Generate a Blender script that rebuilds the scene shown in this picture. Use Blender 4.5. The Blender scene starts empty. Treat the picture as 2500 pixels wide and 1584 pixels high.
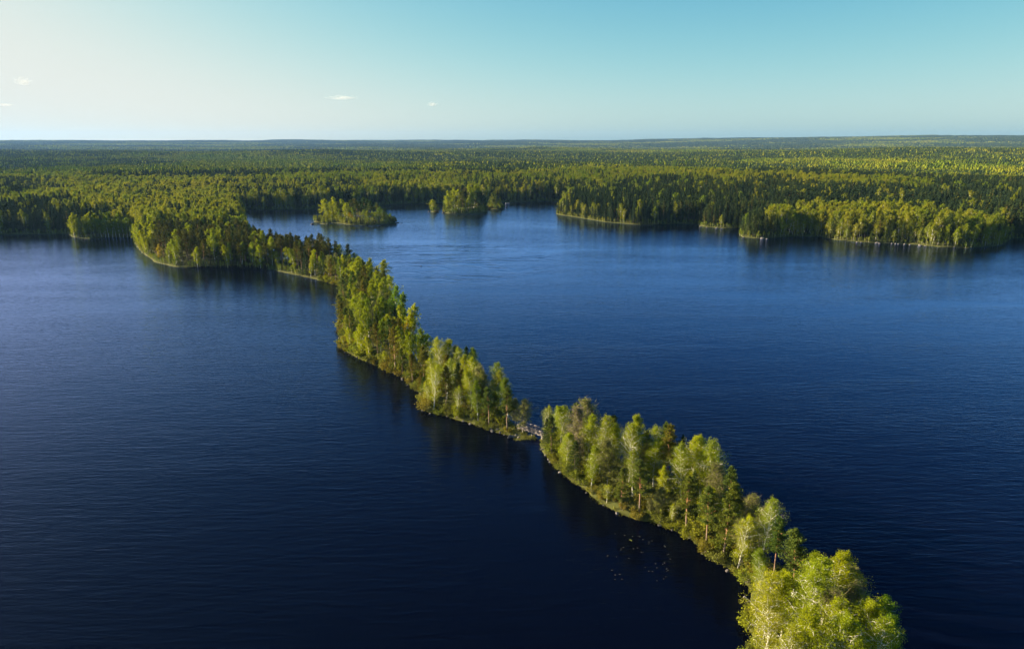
import bpy, math, random, time
import numpy as np
from mathutils import Vector
T0 = time.time()
R = math.radians
rnd = random.Random(7)
rs = np.random.RandomState(11)
sc = bpy.context.scene
col = sc.collection

# ------------------------------------------------------------------ camera
F_PX, CAM_H = 1690.0, 75.0
PITCH = math.atan((792 - 349) / F_PX)
cd = bpy.data.cameras.new('camera'); cam = bpy.data.objects.new('camera', cd); col.objects.link(cam)
cam.location = (0, 0, CAM_H); cam.rotation_euler = (math.pi / 2 - PITCH, 0, 0)
cd.sensor_width = 36; cd.lens = F_PX / 2500 * 36; cd.clip_start = 0.5; cd.clip_end = 90000
sc.camera = cam

# ------------------------------------------------------------------ sky, sun, exposure
EXPOSURE = 1.9
SUN_EL, SUN_AZ = R(18), R(-77)          # azimuth from +Y towards +X
w = bpy.data.worlds.new('World'); sc.world = w; w.use_nodes = True
nt = w.node_tree; nt.nodes.clear()
sky = nt.nodes.new('ShaderNodeTexSky'); sky.sky_type = 'NISHITA'; sky.sun_disc = False
sky.sun_elevation = SUN_EL; sky.sun_rotation = SUN_AZ
sky.altitude = 100; sky.air_density = 0.6; sky.dust_density = 1.15; sky.ozone_density = 1.0
bg = nt.nodes.new('ShaderNodeBackground'); bg.inputs['Strength'].default_value = 0.12
# colour response of the sky, the same in every direction: deeper blue where it is dim, cream where it is bright
def wm(op, x, y):
    n = nt.nodes.new('ShaderNodeMath'); n.operation = op
    for i, v in enumerate((x, y)):
        if isinstance(v, (int, float)): n.inputs[i].default_value = v
        elif v is not None: nt.links.new(v, n.inputs[i])
    return n.outputs[0]
sepc = nt.nodes.new('ShaderNodeSeparateColor'); comb = nt.nodes.new('ShaderNodeCombineColor'); nt.links.new(sky.outputs[0], sepc.inputs[0])
SKY_OUT = 0.12 * 2 ** EXPOSURE
for i, (pw, k, cap) in enumerate(((2.0, 9.3, .83), (1.5, 6.9, .86), (1.12, 4.2, .80))):
    v = wm('MULTIPLY', wm('POWER', wm('MULTIPLY', sepc.outputs[i], .1), pw), -k / cap)
    v = wm('MULTIPLY', wm('SUBTRACT', 1.0, wm('EXPONENT', v, None)), cap / SKY_OUT)
    nt.links.new(v, comb.inputs[i])
wo = nt.nodes.new('ShaderNodeOutputWorld')
nt.links.new(comb.outputs[0], bg.inputs['Color'])
nt.links.new(bg.outputs[0], wo.inputs['Surface'])
sl = bpy.data.lights.new('sun', 'SUN'); sun = bpy.data.objects.new('sun', sl); col.objects.link(sun)
sl.energy = 5.0; sl.angle = R(0.53); sl.color = (1.0, 0.83, 0.52)
sdir = Vector((math.sin(SUN_AZ) * math.cos(SUN_EL), math.cos(SUN_AZ) * math.cos(SUN_EL), math.sin(SUN_EL)))
sun.rotation_euler = sdir.to_track_quat('Z', 'Y').to_euler()
sc.view_settings.view_transform = 'Standard'; sc.view_settings.look = 'None'
sc.view_settings.gamma = 1; sc.view_settings.use_curve_mapping = False
sc.view_settings.exposure = EXPOSURE
cy = sc.cycles
cy.max_bounces = 6; cy.diffuse_bounces = 2; cy.glossy_bounces = 2; cy.transmission_bounces = 2
cy.transparent_max_bounces = 4; cy.volume_bounces = 0
cy.use_denoising = True; cy.denoiser = 'OPENIMAGEDENOISE'; cy.denoising_input_passes = 'RGB_ALBEDO_NORMAL'; cy.denoising_prefilter = 'ACCURATE'; cy.sample_clamp_indirect = 4

# ------------------------------------------------------------------ layout maths
def G(x, y, z=0.0):
    """survey point of the photograph -> place in the world at height z"""
    dx = (x - 1250) / F_PX; dy = (792 - y) / F_PX
    c, s = math.cos(PITCH), math.sin(PITCH)
    t = (z - CAM_H) / (-s + dy * c)
    return (dx * t, (c + dy * s) * t)

def _hash(ix, iy, seed):
    n = (ix.astype(np.int64) * 374761393 + iy.astype(np.int64) * 668265263 + seed * 1442695041) & 0xffffffff
    n = ((n ^ (n >> 13)) * 1274126177) & 0xffffffff
    n = (n ^ (n >> 16)) & 0xffffff
    return n / float(0xffffff)
def vnoise(x, y, seed=0):
    ix, iy = np.floor(x), np.floor(y); fx, fy = x - ix, y - iy
    fx = fx * fx * (3 - 2 * fx); fy = fy * fy * (3 - 2 * fy)
    a, b = _hash(ix, iy, seed), _hash(ix + 1, iy, seed); c, d = _hash(ix, iy + 1, seed), _hash(ix + 1, iy + 1, seed)
    return (a * (1 - fx) + b * fx) * (1 - fy) + (c * (1 - fx) + d * fx) * fy
def fbm(x, y, seed=0, octv=4):
    s = 0; a = 0.5
    for k in range(octv):
        s = s + a * vnoise(x, y, seed + k * 17); x, y, a = x * 2.03 + 5.1, y * 2.03 + 3.7, a * 0.5
    return s / (1 - 0.5 ** octv)
def sstep(a, b, x):
    t = np.clip((x - a) / (b - a), 0, 1); return t * t * (3 - 2 * t)

def gl(pts): return [G(*p) for p in pts]
NEAR_L = [(1322,1070),(1318,1082),(1326,1102),(1350,1137),(1402,1178),(1454,1220),(1506,1251),(1560,1266),(1620,1280),(1682,1318),(1744,1365),
          (1790,1402),(1822,1438),(1836,1474),(1838,1516),(1846,1584),(1850,1700),(1850,1850)]
NEAR_R = [(1336,1062),(1420,1090),(1500,1115),(1580,1140),(1660,1165),(1730,1200),(1780,1240),(1815,1290),(1852,1340),(1905,1390),(1965,1440),
          (2045,1500),(2110,1584),(2170,1700),(2240,1850)]
MID_L = [(700,666),(750,677),(799,690),(829,698),(838,715),(836,745),(832,790),(830,820),(832,849),(848,862),(888,879),(920,890),(947,905),(986,925),
         (1019,954),(1027,993),(1045,1007),(1078,1013),(1124,1028),(1170,1039),(1199,1049),(1235,1062),(1262,1070),(1284,1069),(1290,1063)]
MID_R = [(1286,1054),(1266,1041),(1240,1025),(1200,985),(1160,950),(1090,920),(1030,895),(995,845),(972,800),(955,755),(930,715),(905,688),(870,666),(800,647),(740,637),(680,631)]
MAIN = [(-900,573),(-200,574),(0,573),(165,571),(178,580),(215,583),(260,580),(325,580),(328,592),(338,606),(348,618),(379,641),(426,652),(498,655),(581,657),(664,659),
        (727,673),(760,672),(740,640),(680,631),(650,622),(628,606),(608,580),(600,556),(602,540),(596,524),(598,511),(620,512),(700,512),(790,510),(909,502),(1050,495),(1140,494),(1244,494),(1330,491),
        (1372,493),(1384,503),(1364,513),(1357,522),(1366,525),(1403,530),(1474,542),(1544,548),(1600,549),(1650,547),(1702,547),(1709,553),(1761,557),(1807,558),(1806,574),(1812,579),
        (1843,582),(1899,580),(1955,577),(2004,578),(2041,586),(2123,592),(2217,595),(2291,603),(2366,605),(2441,600),(2456,592),(2470,583),(2520,582),(2800,586),(3600,590)]
ISLES = {
 'A': [(794,536),(800,543),(830,546),(850,549),(900,550),(940,548),(968,545),(962,540),(940,535),(880,530),(820,530)],
 'spit': [(764,541),(770,543),(800,543.5),(804,540),(790,539)],
 'bar': [(778,547),(800,548.5),(802,546.5),(780,546)],
 'B': [(1081,519),(1092,522),(1130,522),(1165,521),(1190,518),(1188,511),(1150,508),(1100,509),(1084,514)],
 'bush': [(1049,517),(1058,519),(1070,518),(1071,515.5),(1058,514.5)],
 'three': [(1192,508),(1196,511),(1215,512.5),(1226,510.5),(1226,507.5),(1205,506)],
 'bridgebar': [(1258,1071),(1262,1075),(1302,1074),(1312,1068),(1300,1062),(1280,1062)],
}
main_pts = gl(MAIN)
xl = main_pts[0][0]; xr = main_pts[-1][0]
MAIN_POLY = main_pts + [(20000, main_pts[-1][1]), (20000, 20000), (-20000, 20000), (-20000, main_pts[0][1])]
NEAR_POLY = gl(NEAR_L) + gl(NEAR_R)[::-1]
MID_POLY = gl(MID_L) + gl(MID_R)
ISLE_POLY = {k: gl(v) for k, v in ISLES.items()}

def sdf_poly(x, y, poly):
    p = np.array(poly); q = np.roll(p, -1, 0)
    d2 = np.full(x.shape, 1e18); inside = np.zeros(x.shape, bool)
    for (ax, ay), (bx, by) in zip(p, q):
        ex, ey = bx - ax, by - ay; L = ex * ex + ey * ey + 1e-9
        t = np.clip(((x - ax) * ex + (y - ay) * ey) / L, 0, 1)
        d2 = np.minimum(d2, (x - ax - t * ex) ** 2 + (y - ay - t * ey) ** 2)
        if ay != by:
            inside ^= ((ay > y) != (by > y)) & (x < ex * (y - ay) / (by - ay) + ax)
    return np.where(inside, 1, -1) * np.sqrt(d2)
def sdf_all(x, y):
    x = np.asarray(x, float); y = np.asarray(y, float)
    s = np.full(x.shape, -1e9)
    m = y > 300
    if m.any(): s[m] = sdf_poly(x[m], y[m], MAIN_POLY)
    m = (y < 480)
    if m.any(): s[m] = np.maximum(s[m], sdf_poly(x[m], y[m], MID_POLY))
    m = (y < 220)
    if m.any():
        s[m] = np.maximum(s[m], sdf_poly(x[m], y[m], NEAR_POLY))
        s[m] = np.maximum(s[m], np.minimum(sdf_poly(x[m], y[m], ISLE_POLY['bridgebar']), .8))
    m = (y > 600) & (y < 960) & (np.abs(x) < 400)
    if m.any():
        for k in ('A', 'spit', 'bar', 'B', 'bush', 'three'):
            s[m] = np.maximum(s[m], sdf_poly(x[m], y[m], ISLE_POLY[k]))
    return s + (fbm(x / 5, y / 5, 3, 3) - .5) * np.clip(s * .0 + 2.2, 0, 2.2) * np.where(y > 600, .8, 1)

def hills(x, y):
    r = np.hypot(x, y); az = np.arctan2(x, y)
    h = (fbm(x / 420, y / 420, 21, 3) - .42) * 16 * sstep(450, 1500, r)
    h = h + (fbm(x / 1500, y / 800, 31, 3) - .46) * 60 * sstep(1400, 3200, r)
    px = np.tan(az) * 1690 + 1250                       # compass sector
    h = h + 27 * np.exp(-((x - 1650) / 900) ** 2 - ((y - 2600) / 750) ** 2)
    h = h + 9 * np.exp(-((x - 380) / 260) ** 2 - ((y - 1150) / 330) ** 2)
    h = h + 12 * sstep(900, 1400, r) * sstep(200, -900, x) * 0
    far = np.interp(px, [-600, 0, 600, 1000, 1250, 1500, 1730, 2000, 2250, 2500, 3200], [68, 70, 72, 76, 82, 92, 104, 128, 146, 150, 156])
    far = far + (fbm(x / 1700, y / 2200, 51, 4) - .5) * 80
    fz = sstep(6500, 12200, r)
    return h * (1 - fz) + far * fz
def land_z(x, y, s=None):
    x = np.asarray(x, float); y = np.asarray(y, float)
    if s is None: s = sdf_all(x, y)
    up = 2.4 * (1 - np.exp(-np.maximum(s, 0) / 6)) + np.minimum(s, 0) * .45
    deep = sstep(10, 220, s)
    z = up + (4 + np.maximum(hills(x, y), -3)) * deep * (np.hypot(x, y) > 380)
    return z + (fbm(x / 3, y / 3, 77, 2) - .5) * .7 * np.clip(s / 3, 0, 1)

# ------------------------------------------------------------------ mesh helpers
def mesh_np(name, verts, tris=None, quads=None, smooth=False, attrs=None, mats=None, mat_idx=None):
    me = bpy.data.meshes.new(name)
    verts = np.asarray(verts, np.float32)
    idx = []; tot = []
    if tris is not None and len(tris): idx.append(np.asarray(tris, np.int32).ravel()); tot.append(np.full(len(tris), 3, np.int32))
    if quads is not None and len(quads): idx.append(np.asarray(quads, np.int32).ravel()); tot.append(np.full(len(quads), 4, np.int32))
    idx = np.concatenate(idx); tot = np.concatenate(tot)
    me.vertices.add(len(verts)); me.vertices.foreach_set('co', verts.ravel())
    me.loops.add(len(idx)); me.loops.foreach_set('vertex_index', idx)
    me.polygons.add(len(tot)); st = np.concatenate([[0], np.cumsum(tot)[:-1]]).astype(np.int32)
    me.polygons.foreach_set('loop_start', st); me.polygons.foreach_set('loop_total', tot)
    if smooth: me.polygons.foreach_set('use_smooth', np.ones(len(tot), bool))
    for k, v in (attrs or {}).items():
        a = me.attributes.new(k, 'FLOAT', 'POINT'); a.data.foreach_set('value', np.asarray(v, np.float32))
    for m in (mats or []): me.materials.append(m)
    if mat_idx is not None: me.polygons.foreach_set('material_index', np.asarray(mat_idx, np.int32))
    me.update(calc_edges=True); return me
def obj(name, me, parent=None, kind=None):
    o = bpy.data.objects.new(name, me); col.objects.link(o)
    if parent is not None: o.parent = parent
    if kind: o['kind'] = kind
    return o
def tag(o, label, cat, group=None):
    o['label'] = label; o['category'] = cat
    if group: o['group'] = group
    return o

class MB:
    """collects tubes, leaves and boxes, as arrays"""
    def __init__(s): s.v = []; s.t = []; s.q = []; s.a = []; s.n = 0; s.tm = []; s.qm = []; s.cur = 0
    def add(s, v, t=None, q=None, a=0.5):
        v = np.asarray(v, float)
        if t is not None and len(t): s.t.append(np.asarray(t) + s.n); s.tm.append(np.full(len(t), s.cur))
        if q is not None and len(q): s.q.append(np.asarray(q) + s.n); s.qm.append(np.full(len(q), s.cur))
        s.v.append(v); s.a.append(np.full(len(v), a) if np.isscalar(a) else np.asarray(a)); s.n += len(v)
    def tube(s, pts, rad, k=5, a=0.5):
        pts = np.asarray(pts, float); n = len(pts)
        d = np.gradient(pts, axis=0); d /= np.linalg.norm(d, axis=1)[:, None] + 1e-9
        ref = np.array([0, 0, 1.]) if abs(d[0][2]) < .8 else np.array([1., 0, 0])
        u = np.cross(d, ref); u /= np.linalg.norm(u, axis=1)[:, None] + 1e-9; w_ = np.cross(d, u)
        an = np.arange(k) * 2 * math.pi / k
        rad = np.broadcast_to(rad, (n,))
        V = (pts[:, None] + rad[:, None, None] * (np.cos(an)[None, :, None] * u[:, None] + np.sin(an)[None, :, None] * w_[:, None])).reshape(-1, 3)
        i = np.arange(n - 1)[:, None] * k; j = np.arange(k)[None]; j2 = (j + 1) % k
        q = np.stack([i + j, i + j2, i + k + j2, i + k + j], -1).reshape(-1, 4)
        s.add(V, q=q, a=a)
    def box(s, c, sx, sy, sz, ax=None):
        """box centred on c; ax = (ux, uy, uz) unit axes"""
        ax = np.eye(3) if ax is None else np.array(ax, float)
        sg = np.array([[x, y, z] for x in (-1, 1) for y in (-1, 1) for z in (-1, 1)], float) * .5 * np.array([sx, sy, sz])
        s.add(np.array(c) + sg @ ax, q=[(0,1,3,2),(4,6,7,5),(0,4,5,1),(2,3,7,6),(0,2,6,4),(1,5,7,3)])
    def beam(s, a, b, wd, ht):
        a = np.array(a, float); b = np.array(b, float); d = b - a; L = np.linalg.norm(d); d /= L
        up = np.array([0, 0, 1.]); sd = np.cross(up, d)
        if np.linalg.norm(sd) < 1e-3: sd = np.array([1., 0, 0])
        sd /= np.linalg.norm(sd); up = np.cross(d, sd)
        s.box((a + b) / 2, L, wd, ht, (d, sd, up))
    def leaves(s, cen, rad, per, size, rng, up=0.0, aspect=1.0, tone=None):
        """small triangles spread through ellipsoids round the centres"""
        cen = np.asarray(cen, float); n = len(cen) * per
        rad = np.broadcast_to(np.asarray(rad, float), (len(cen), 3)) if np.ndim(rad) < 2 else np.asarray(rad)
        c = np.repeat(cen, per, 0); r = np.repeat(rad, per, 0)
        p = rng.normal(size=(n, 3)); p /= np.linalg.norm(p, axis=1)[:, None]; p *= rng.uniform(.25, 1, (n, 1)) ** .6
        P = c + p * r
        u = rng.normal(size=(n, 3)); u[:, 2] += up; u /= np.linalg.norm(u, axis=1)[:, None]
        v = rng.normal(size=(n, 3)); v -= (v * u).sum(1)[:, None] * u; v /= np.linalg.norm(v, axis=1)[:, None]
        sz = size * rng.uniform(.6, 1.35, (n, 1))
        V = np.stack([P - v * sz * .5 * aspect, P + v * sz * .5 * aspect, P + u * sz], 1).reshape(-1, 3)
        tn = np.repeat(rng.uniform(0, 1, len(cen)) if tone is None else tone, per) * .6 + rng.uniform(0, .4, n)
        s.add(V, t=np.arange(n * 3).reshape(-1, 3), a=np.repeat(tn, 3))
    def mesh(s, name, mats, smooth=False):
        v = np.concatenate(s.v); t = np.concatenate(s.t) if s.t else None; q = np.concatenate(s.q) if s.q else None
        mi = np.concatenate(s.tm + s.qm) if (s.tm or s.qm) else None
        return mesh_np(name, v, t, q, smooth, {'tone': np.concatenate(s.a)}, mats, mi)

# ------------------------------------------------------------------ materials
def mat(name):
    m = bpy.data.materials.new(name); m.use_nodes = True; t = m.node_tree; t.nodes.clear()
    return m, t, t.nodes.new('ShaderNodeOutputMaterial')
def N(t, typ, **kw):
    n = t.nodes.new(typ)
    for k, v in kw.items():
        if k.startswith('_'): setattr(n, k[1:], v)
        else:
            key = k.replace('__', ' ')
            n.inputs[key].default_value = v
    return n
def mixc(t, f, a, b, mode='MIX'):
    n = t.nodes.new('ShaderNodeMix'); n.data_type = 'RGBA'; n.blend_type = mode
    for s_, v in (('Factor', f), ('A', a), ('B', b)):
        if isinstance(v, (int, float, tuple)): n.inputs[s_].default_value = v if not isinstance(v, tuple) else (*v, 1)[:4]
        else: t.links.new(v, n.inputs[s_])
    return n.outputs['Result']
def mth(t, op, a, b=None, c=None):
    n = t.nodes.new('ShaderNodeMath'); n.operation = op
    for i, v in enumerate((a, b, c)):
        if v is None: continue
        if isinstance(v, (int, float)): n.inputs[i].default_value = v
        else: t.links.new(v, n.inputs[i])
    return n.outputs[0]

def foliage(name, c1, c2, c3=None, trans=.35, patch=0.0):
    """leaf colours c1..c2 from spray to spray, and towards c3 from tree to tree"""
    m, t, out = mat(name)
    at = N(t, 'ShaderNodeAttribute', _attribute_name='tone')
    oi = t.nodes.new('ShaderNodeObjectInfo')
    c = mixc(t, at.outputs['Fac'], c1, c2)
    if c3 is not None:
        f = mth(t, 'MULTIPLY', oi.outputs['Random'], .8)
        if patch:
            nz = N(t, 'ShaderNodeTexNoise', Scale=.004, Detail=2.0)
            t.links.new(oi.outputs['Location'], nz.inputs['Vector'])
            f = mth(t, 'ADD', f, mth(t, 'MULTIPLY', mth(t, 'SUBTRACT', nz.outputs['Fac'], .5), patch)); 
            f = mth(t, 'MAXIMUM', f, 0.0); f = mth(t, 'MINIMUM', f, 1.0)
        c = mixc(t, f, c, c3)
    c = mixc(t, 1.0, c, oi.outputs['Color'], 'MULTIPLY')
    d = N(t, 'ShaderNodeBsdfDiffuse'); tr = N(t, 'ShaderNodeBsdfTranslucent'); mx = N(t, 'ShaderNodeMixShader', Fac=trans)
    t.links.new(c, d.inputs['Color']); t.links.new(c, tr.inputs['Color'])
    t.links.new(d.outputs[0], mx.inputs[1]); t.links.new(tr.outputs[0], mx.inputs[2]); t.links.new(mx.outputs[0], out.inputs['Surface'])
    return m
def bark(name, lo, hi, z0, z1, spots=None):
    m, t, out = mat(name)
    tc = t.nodes.new('ShaderNodeTexCoord'); sp = t.nodes.new('ShaderNodeSeparateXYZ'); t.links.new(tc.outputs['Object'], sp.inputs[0])
    mr = N(t, 'ShaderNodeMapRange'); mr.inputs['From Min'].default_value = z0; mr.inputs['From Max'].default_value = z1
    t.links.new(sp.outputs['Z'], mr.inputs['Value'])
    c = mixc(t, mr.outputs[0], lo, hi)
    nz = N(t, 'ShaderNodeTexNoise', Scale=3.0, Detail=4.0); mp = N(t, 'ShaderNodeMapping'); mp.inputs['Scale'].default_value = (1, 1, 3 if spots else .4)
    t.links.new(tc.outputs['Object'], mp.inputs[0]); t.links.new(mp.outputs[0], nz.inputs['Vector'])
    rp = t.nodes.new('ShaderNodeValToRGB'); rp.color_ramp.elements[0].position = .38; rp.color_ramp.elements[1].position = .5
    rp.color_ramp.elements[0].color = (*(spots or (.45, .4, .38)), 1); rp.color_ramp.elements[1].color = (1, 1, 1, 1)
    t.links.new(nz.outputs['Fac'], rp.inputs[0])
    c = mixc(t, 1.0, c, rp.outputs[0], 'MULTIPLY')
    p = N(t, 'ShaderNodeBsdfPrincipled', Roughness=.85); t.links.new(c, p.inputs['Base Color']); t.links.new(p.outputs[0], out.inputs['Surface'])
    return m
M = {}
M['birch'] = foliage('birch_leaves', (.155, .20, .010), (.34, .37, .012), (.19, .235, .014), .42)
M['pine'] = foliage('pine_needles', (.075, .095, .014), (.165, .175, .024), (.07, .105, .022), .22)
M['spruce'] = foliage('spruce_needles', (.035, .06, .018), (.085, .11, .025), (.05, .07, .02), .15)
M['bareleaf'] = foliage('bud_leaves', (.17, .20, .025), (.27, .29, .05), (.19, .21, .03), .4)
M['shrub'] = foliage('shrub_leaves', (.09, .12, .012), (.20, .23, .02), (.14, .14, .035), .35)
M['twig'] = foliage('grey_twigs', (.13, .115, .07), (.24, .215, .12), (.18, .16, .08), .0)
M['grass'] = foliage('grass_blades', (.11, .14, .018), (.22, .20, .045), (.15, .15, .025), .3)
M['f_birch'] = foliage('forest_birch', (.09, .14, .014), (.21, .275, .016), (.29, .28, .02), .4, 2.2)
M['f_pine'] = foliage('forest_pine', (.045, .068, .022), (.10, .11, .026), (.04, .07, .028), .18, .8)
M['f_spruce'] = foliage('forest_spruce', (.022, .04, .02), (.055, .075, .026), (.035, .062, .03), .12, .8)
M['birch_bark'] = bark('birch_bark', (.6, .56, .5), (.78, .74, .68), 1, 6, (.16, .13, .12))
M['pine_bark'] = bark('pine_bark', (.2, .15, .12), (.42, .2, .09), 2, 8)
M['spruce_bark'] = bark('spruce_bark', (.14, .11, .09), (.16, .12, .1), 2, 8)
M['bare_bark'] = bark('bare_bark', (.3, .26, .23), (.34, .29, .25), 1, 6)

def ground_mat():
    m, t, out = mat('forest_floor')
    geo = t.nodes.new('ShaderNodeNewGeometry')
    n1 = N(t, 'ShaderNodeTexNoise', Scale=.35, Detail=6.0); n2 = N(t, 'ShaderNodeTexNoise', Scale=.012, Detail=5.0)
    t.links.new(geo.outputs['Position'], n1.inputs['Vector']); t.links.new(geo.outputs['Position'], n2.inputs['Vector'])
    c = mixc(t, n1.outputs['Fac'], (.035, .045, .012), (.11, .09, .035))
    c = mixc(t, n2.outputs['Fac'], c, mixc(t, n1.outputs['Fac'], (.035, .05, .018), (.09, .11, .02)))
    sh = N(t, 'ShaderNodeAttribute', _attribute_name='shore')
    c = mixc(t, sh.outputs['Fac'], c, mixc(t, n1.outputs['Fac'], (.065, .08, .015), (.11, .10, .04)))
    bp = N(t, 'ShaderNodeBump', Strength=.6, Distance=.3); t.links.new(n1.outputs['Fac'], bp.inputs['Height'])
    p = N(t, 'ShaderNodeBsdfPrincipled', Roughness=.95); p.inputs['Specular IOR Level'].default_value = .1
    t.links.new(c, p.inputs['Base Color']); t.links.new(bp.outputs[0], p.inputs['Normal']); t.links.new(p.outputs[0], out.inputs['Surface'])
    return m
M['ground'] = ground_mat()

def water_mat():
    m, t, out = mat('lake_water')
    geo = t.nodes.new('ShaderNodeNewGeometry'); P = geo.outputs['Position']
    def nz(scale, rot, stretch, detail, dist=0.0):
        mp = N(t, 'ShaderNodeMapping'); mp.inputs['Rotation'].default_value = (0, 0, R(rot)); mp.inputs['Scale'].default_value = (1 / stretch, 1, 1)
        mp.vector_type = 'TEXTURE' if False else 'POINT'
        n = N(t, 'ShaderNodeTexNoise', Scale=scale, Detail=detail, Distortion=dist)
        t.links.new(P, mp.inputs[0]); t.links.new(mp.outputs[0], n.inputs['Vector']); return n.outputs['Fac']
    # wind: gusts make the ripples stronger, lee water and slicks weaker
    gust = nz(.006, -14, 3.0, 3, .6); gust2 = nz(.028, -10, 4.0, 4, 1.0)
    g = mth(t, 'ADD', mth(t, 'MULTIPLY', gust, .65), mth(t, 'MULTIPLY', gust2, .35))
    mr = N(t, 'ShaderNodeMapRange'); mr.inputs['From Min'].default_value = .36; mr.inputs['From Max'].default_value = .6
    mr.inputs['To Min'].default_value = .42; mr.inputs['To Max'].default_value = 1.3; t.links.new(g, mr.inputs['Value'])
    amp = mr.outputs[0]
    # slicks of smooth water in the lee north of the ridge
    sp = t.nodes.new('ShaderNodeSeparateXYZ'); t.links.new(P, sp.inputs[0])
    ex = mth(t, 'MULTIPLY', mth(t, 'ADD', sp.outputs['X'], 45.0), 1 / 90.0); ey = mth(t, 'MULTIPLY', mth(t, 'ADD', sp.outputs['Y'], -455.0), 1 / 95.0)
    rr = mth(t, 'ADD', mth(t, 'MULTIPLY', ex, ex), mth(t, 'MULTIPLY', ey, ey))
    near = mth(t, 'MAXIMUM', mth(t, 'SUBTRACT', 1.0, rr), 0.0)
    sk = nz(.035, -16, 3.2, 3, 2.2)
    streak = N(t, 'ShaderNodeMapRange'); streak.inputs['From Min'].default_value = .06; streak.inputs['From Max'].default_value = 0.0
    t.links.new(mth(t, 'ABSOLUTE', mth(t, 'SUBTRACT', sk, .5)), streak.inputs['Value'])
    slick = mth(t, 'MULTIPLY', streak.outputs[0], mth(t, 'MINIMUM', mth(t, 'MULTIPLY', near, 2.0), 1.0))
    amp = mth(t, 'MULTIPLY', amp, mth(t, 'SUBTRACT', 1.0, mth(t, 'MULTIPLY', slick, .92)))
    amp = mth(t, 'MULTIPLY', amp, mth(t, 'SUBTRACT', 1.0, mth(t, 'MULTIPLY', near, .4)))
    # ripples: long low crests, shorter waves across them, fine chop
    hgt = mth(t, 'ADD', mth(t, 'MULTIPLY', nz(.75, -9, 4.5, 2, .4), .125), mth(t, 'MULTIPLY', nz(1.9, 8, 3.0, 2, .3), .07))
    hgt = mth(t, 'ADD', hgt, mth(t, 'MULTIPLY', nz(.16, -6, 2.5, 2), .09))
    hgt = mth(t, 'ADD', hgt, mth(t, 'MULTIPLY', nz(5.0, -20, 1.6, 2), .012))
    hgt = mth(t, 'MULTIPLY', hgt, amp)
    bp = N(t, 'ShaderNodeBump', Strength=1.0, Distance=1.0); t.links.new(hgt, bp.inputs['Height'])
    df = N(t, 'ShaderNodeBsdfDiffuse'); df.inputs['Color'].default_value = (.0006, .001, .004, 1)      # dark humic water
    gl_ = N(t, 'ShaderNodeBsdfGlossy', Roughness=.05); gl_.inputs['Color'].default_value = (.42, .53, 1, 1)
    fr = N(t, 'ShaderNodeFresnel', IOR=1.333); mx = t.nodes.new('ShaderNodeMixShader')
    for n in (gl_, fr): t.links.new(bp.outputs[0], n.inputs['Normal'])
    refl = mth(t, 'MINIMUM', mth(t, 'MULTIPLY', mth(t, 'POWER', fr.outputs[0], 1.6), 3.3), .92)
    t.links.new(refl, mx.inputs[0]); t.links.new(df.outputs[0], mx.inputs[1]); t.links.new(gl_.outputs[0], mx.inputs[2]); t.links.new(mx.outputs[0], out.inputs['Surface'])
    return m
M['water'] = water_mat()

def rock_mat(name, a, b):
    m, t, out = mat(name)
    geo = t.nodes.new('ShaderNodeNewGeometry'); n = N(t, 'ShaderNodeTexNoise', Scale=2.5, Detail=6.0); t.links.new(geo.outputs['Position'], n.inputs['Vector'])
    c = mixc(t, n.outputs['Fac'], a, b); bp = N(t, 'ShaderNodeBump', Strength=.5, Distance=.1); t.links.new(n.outputs['Fac'], bp.inputs['Height'])
    p = N(t, 'ShaderNodeBsdfPrincipled', Roughness=.85); t.links.new(c, p.inputs['Base Color']); t.links.new(bp.outputs[0], p.inputs['Normal'])
    t.links.new(p.outputs[0], out.inputs['Surface']); return m
M['rock'] = rock_mat('granite', (.08, .073, .07), (.2, .175, .165)); M['rock_dark'] = rock_mat('wet_granite', (.04, .035, .035), (.12, .1, .1))
M['wood'] = rock_mat('weathered_wood', (.13, .11, .11), (.27, .23, .23)); M['paint'] = rock_mat('white_boat_paint', (.4, .4, .4), (.5, .5, .5))
M['pad'] = rock_mat('lily_leaf', (.018, .02, .018), (.04, .042, .036)); M['pad_yellow'] = rock_mat('yellow_lily_leaf', (.09, .11, .015), (.13, .15, .02))

# ------------------------------------------------------------------ water and ground
def water_disc():
    rads = np.concatenate([[0], np.geomspace(30, 15500, 40)]); k = 96; an = np.arange(k) * 2 * math.pi / k
    v = [(0, 0, 0)] + [(r * math.cos(a), r * math.sin(a), 0) for r in rads[1:] for a in an]
    t = [(0, 1 + j, 1 + (j + 1) % k) for j in range(k)]
    q = [(1 + i * k + j, 1 + (i + 1) * k + j, 1 + (i + 1) * k + (j + 1) % k, 1 + i * k + (j + 1) % k) for i in range(len(rads) - 2) for j in range(k)]
    return mesh_np('water', v, t, q, mats=[M['water']])
obj('water', water_disc(), kind='structure')

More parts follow.
